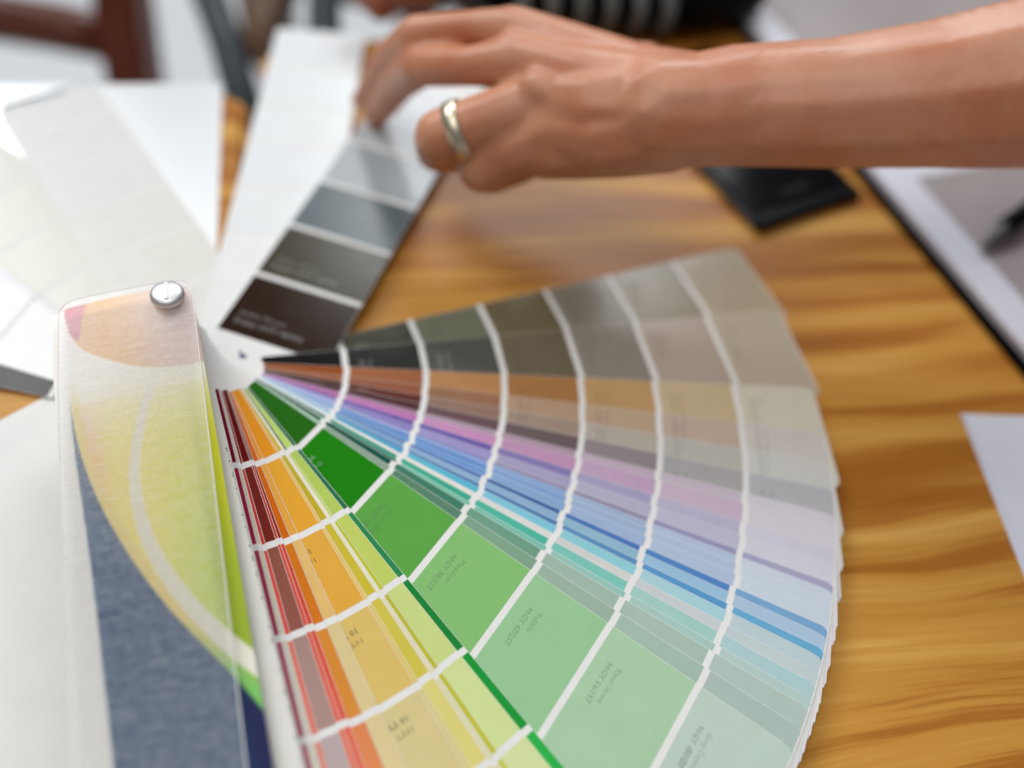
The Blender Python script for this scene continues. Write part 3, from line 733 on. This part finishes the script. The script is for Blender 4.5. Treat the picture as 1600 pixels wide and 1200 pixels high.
chains = [
 # index finger, lying behind the middle one
 [J(806, 48, 2.95, 38), J(728, 44, 2.80, 28), J(652, 56, 2.45, 33), J(610, 94, 1.55, 30), J(590, 124, 1.0, 26), J(570, 154, .50, 19)],
 # middle finger
 [J(818, 96, 2.90, 42), J(735, 103, 2.66, 32), J(658, 103, 2.20, 34), J(624, 128, 1.35, 30), J(606, 154, .8, 26), J(588, 182, .28, 19)],
 # ring finger, folded
 [J(850, 158, 2.65, 50), J(765, 186, 2.40, 44), J(690, 214, 2.05, 45), J(684, 234, 1.60, 36), J(742, 246, 1.3, 28)],
 # little finger, folded
 [J(870, 200, 2.45, 56), J(805, 232, 2.05, 50), J(754, 262, 1.65, 41), J(768, 274, 1.4, 30), J(820, 262, 1.3, 24)],
 # thumb, tucked behind
 [J(1000, 120, 2.6, 55), J(900, 110, 2.2, 42), J(800, 104, 2.0, 30), J(742, 108, 1.7, 24)],
 # back of the hand
 [J(806, 48, 2.95, 38), J(890, 88, 2.95, 52), J(990, 130, 2.95, 62), J(1080, 172, 2.95, 88)],
 [J(818, 96, 2.90, 42), J(910, 130, 2.95, 60), J(1010, 160, 2.95, 76)],
 [J(850, 158, 2.65, 50), J(930, 172, 2.8, 72), J(1020, 172, 2.9, 88)],
 [J(870, 200, 2.45, 56), J(940, 208, 2.6, 68), J(1020, 190, 2.8, 82)],
 [J(860, 225, 2.2, 58), J(960, 215, 2.5, 66), J(1040, 195, 2.8, 78)],
 # forearm
 [J(1020, 175, 2.95, 88), J(1085, 174, 3.0, 90), J(1160, 166, 3.1, 97), J(1300, 163, 3.3, 103), J(1450, 150, 3.55, 116), J(1620, 130, 3.85, 138), J(1850, 105, 4.3, 160)],
 # wrist bone, knuckles, tendons
 [J(1124, 132, 3.36, 56), J(1150, 138, 3.38, 54)],
 [J(798, 78, 2.98, 30), J(815, 84, 3.00, 30)],
 [J(800, 36, 2.98, 28), J(815, 42, 3.0, 28)],
 [J(840, 140, 2.88, 34), J(858, 146, 2.90, 34)],
 [J(815, 84, 3.06, 14), J(910, 100, 3.24, 12), J(1010, 118, 3.30, 12), J(1060, 126, 3.36, 12)],
 [J(860, 146, 3.00, 12), J(930, 142, 3.20, 12), J(1020, 142, 3.36, 12)],
]
chains = [[(CAM+(p-CAM)*(1+(p.z*.15)/(CAM.z-p.z)), r*(1+(p.z*.15)/(CAM.z-p.z))) for p, r in c] for c in chains]
hb = at(1080, 262, TZ)
person = limb('person', chains, M_skin, base=(hb.x, hb.y, TZ), voxel=.045, smooth=5)
tag(person, 'bare left arm from the right with bent fingers on the grey swatch, wearing a ring', 'person')
# nails
for (a, b, r) in (((560, 146, .58), (572, 166, .36), 12), ((577, 174, .44), (590, 190, .22), 12)):
    A = at(*a); B_ = at(*b); c = (A+B_)/2; d = (B_-A)
    bm = bmesh.new(); bmesh.ops.create_icosphere(bm, subdivisions=2, radius=1)
    zax = d.normalized(); out = (V((-1, .35, .35))-zax*V((-1, .35, .35)).dot(zax)).normalized(); y_ = zax.cross(out)
    Mx = Matrix((y_*.10, zax*d.length*.42, out*.03)).transposed().to_4x4(); Mx.translation = c+out*.13
    bmesh.ops.transform(bm, matrix=Mx, verts=bm.verts); from_bm('fingernail', bm, M_nail, person)
# ring on the ring finger
A = at(765, 186, 2.40*.85); B_ = at(690, 214, 2.05*.85); rc = A.lerp(B_, .62); rax = (B_-A).normalized()
rr_ = 42*(rc-CAM).dot(cF)/FPX + .012
bm = bmesh.new(); n = 48; prof = [(rr_-.01, -.10), (rr_+.03, -.09), (rr_+.04, 0), (rr_+.03, .09), (rr_-.01, .10), (rr_-.04, 0)]
u = rax.orthogonal().normalized(); v_ = rax.cross(u); rings = []
for k in range(n):
    t_ = 2*math.pi*k/n; dd = u*math.cos(t_)+v_*math.sin(t_)
    rings.append([bm.verts.new(rc+dd*p[0]+rax*p[1]) for p in prof])
for k in range(n):
    A_, B2 = rings[k], rings[(k+1) % n]
    for j in range(6): bm.faces.new((A_[j], A_[(j+1) % 6], B2[(j+1) % 6], B2[j]))
bmesh.ops.recalc_face_normals(bm, faces=bm.faces)
from_bm('ring', bm, M_gold, person)

# second person's hand, resting at the far edge
ch2 = [[J(578, -40, .8, 34), J(590, 0, .55, 27), J(596, 8, .4, 26)], [J(620, -50, .8, 32), J(612, -6, .5, 24), J(606, 6, .35, 22)],
       [J(650, -50, .7, 26), J(646, -4, .35, 15), J(644, 4, .3, 14)], [J(680, -50, .7, 26), J(672, -8, .3, 15), J(670, 2, .25, 13)],
       [J(560, -40, .8, 28), J(570, -5, .5, 20)],
       [J(578, -40, .8, 34), J(620, -50, .8, 34), J(650, -50, .7, 30), J(690, -60, .7, 26)], [J(630, -55, .8, 40), J(660, -130, 1.0, 55), J(720, -240, 1.4, 62)]]
h2 = at(610, 20, TZ)
p2_ = limb('person', ch2, skin('skin_tanned', (.38, .13, .06, 1), (.28, .07, .03, 1)), base=(h2.x, h2.y, TZ), voxel=.06, smooth=4)
tag(p2_, 'tanned hand of someone resting at the far table edge, mostly out of the picture', 'person')

# ---------------------------------------------------------------- chairs and legs beyond the table
def onY(px, py, Y_):      # point seen at px, py at distance Y_ along the floor
    v = cF + cR*((px-800)/FPX) - cUp*((py-600)/FPX); return CAM + v*((Y_-CAM.y)/v.y)
def bar(name, a, b, wa, wb, parent, m_, depth=None, bev=.12):
    a = V(a); b = V(b); d = (b-a).normalized(); s_ = d.cross(V((0, 1, 0))).normalized(); f_ = s_.cross(d)
    dp = depth or wa
    bm = bmesh.new(); vs = []
    for p, ww in ((a, wa), (b, wb)):
        for (i, j) in ((-1, -1), (1, -1), (1, 1), (-1, 1)): vs.append(bm.verts.new(p+s_*i*ww/2+f_*j*dp/2))
    for f in ((0, 1, 2, 3), (7, 6, 5, 4), (0, 4, 5, 1), (1, 5, 6, 2), (2, 6, 7, 3), (3, 7, 4, 0)): bm.faces.new([vs[k] for k in f])
    bmesh.ops.recalc_face_normals(bm, faces=bm.faces); bmesh.ops.bevel(bm, geom=bm.edges[:], offset=bev, segments=2, affect='EDGES')
    return from_bm(name, bm, m_, parent, smooth=False)
YC = 14.0
pa, pb = onY(188, -30, YC), onY(222, 190, YC-1.2)
dirp = (pb-pa).normalized()
CHR = empty('chair', (pa.x-5, YC-2, FZ), 'reddish brown wooden chair behind the top left corner', 'chair')
top_ = pa-dirp*7; bot_ = pa+dirp*16
bar('back_post', top_, bot_, 1.15, 1.25, CHR, M_brown)
pl = onY(-150, 60, YC)
zr = onY(190, 60, YC).z; off_ = at(-260, 50, zr)-at(190, 60, zr); off_.z = 0; off_ = off_.normalized()*12.5
bar('back_post', top_+off_, bot_+off_, 1.15, 1.25, CHR, M_brown)
for (y0_, y1_, wd) in ((62, 62, .62), (-95, -80, .9)):
    A = onY(190, y0_, YC); B_ = A+off_*.98
    mid = (A+B_)/2+V((0, .7, .35))
    pts = [A.lerp(B_, t_/8)+V((0, .7, .35))*math.sin(math.pi*t_/8) for t_ in range(9)]
    bm = bmesh.new(); tube(bm, pts, wd*1.02, 10); from_bm('back_rail', bm, M_brown, CHR)
sx = bot_.x
from_bm('seat', bevel_box(bot_.x-12.8, bot_.x+.4, bot_.y-12.5, bot_.y+.3, bot_.z-.6, bot_.z+.5, None, .25, 3), M_cream, CHR, smooth=False)
for lx, ly in ((bot_.x, bot_.y-.3), (bot_.x-12.4, bot_.y-.3), (bot_.x, bot_.y-12), (bot_.x-12.4, bot_.y-12)):
    bar('leg', (lx, ly, bot_.z-.6), (lx, ly, FZ+.01), 1.1, .9, CHR, M_brown)
# slate metal strut: back frame of a second chair
YS = 12.5
s0, s1, s2 = onY(322, -20, YS), onY(352, 60, YS-1.0), onY(392, 195, YS-3.2)
MC = empty('metal_chair', (s1.x-.5, YS-1, FZ), 'slate grey metal framed chair just behind the table corner', 'chair')
bm = bmesh.new(); dd = (s0-s1); tube(bm, [s0+dd*1.6, s0, s1, s2, V((s2.x+.6, s2.y-.4, FZ+.01))], .40, 12); from_bm('frame_tube', bm, M_slate, MC)
bm = bmesh.new(); o6 = V((4.6, 5.2, 0)); tube(bm, [s0+dd*1.6+o6, s0+o6, s1+o6, s2+o6, V((s2.x+.6, s2.y-.4, FZ+.01))+o6], .30, 12); from_bm('frame_tube', bm, M_slate, MC)
bm = bmesh.new(); tube(bm, [s0+dd*1.6, s0+dd*1.6+o6], .30, 12); from_bm('top_tube', bm, M_slate, MC)
# brown stool leg and seat beyond the second table
YB = 13.5
a0, a1 = onY(418, -10, YB), onY(408, 95, YB-1.5)
ST = empty('wooden_stool', (a1.x, a1.y, FZ), 'walnut brown stool whose tapered leg shows above the white swatch', 'stool')
bar('leg', a0-(a1-a0)*.3, a1+(a1-a0)*.1, 1.5, .35, ST, M_brown2, depth=.9, bev=.08)
q_ = a0-(a1-a0)*.3
bm = lathe([(3.2, 0), (3.4, .15), (3.4, .7), (3.2, .85), (0, .85)], V((q_.x+2.6, q_.y+2.4, q_.z+.002)), upz, 32); from_bm('seat', bm, M_brown2, ST)
b0_, b1_ = onY(436, -10, YB), onY(434, 24, YB-.5)
bar('apron', onY(405, 8, YB-.05), onY(448, 8, YB-.05), 1.6, 1.6, ST, M_brown2, depth=.7, bev=.08)
for dx, dy in ((5.2, 0), (2.6, 5.0)):
    t_ = V((dx, dy, 0)); bar('leg', a0-(a1-a0)*.3+t_, V((a0.x+dx*1.1, a0.y+dy*1.1+1, FZ+.01)), 1.2, .6, ST, M_brown2, depth=.9, bev=.08)
# dark blue post
g0, g1 = onY(505, -60, 12), onY(508, 80, 10.5)
PS = empty('dark_post', (g1.x, g1.y, FZ), 'dark blue post standing behind the table', 'dark_post')
bm = bmesh.new(); tube(bm, [g0+(g0-g1)*1.2, g0, g1, g1+(g1-g0)*1.2], [.22, .32, .38, .45], 10); from_bm('post_body', bm, M_slate, PS)
bm = bmesh.new(); q_ = g1+(g1-g0)*1.2; tube(bm, [q_, V((q_.x, q_.y-.5, FZ+.01))], [.14, .05], 10); from_bm('shaft', bm, M_metal, PS)
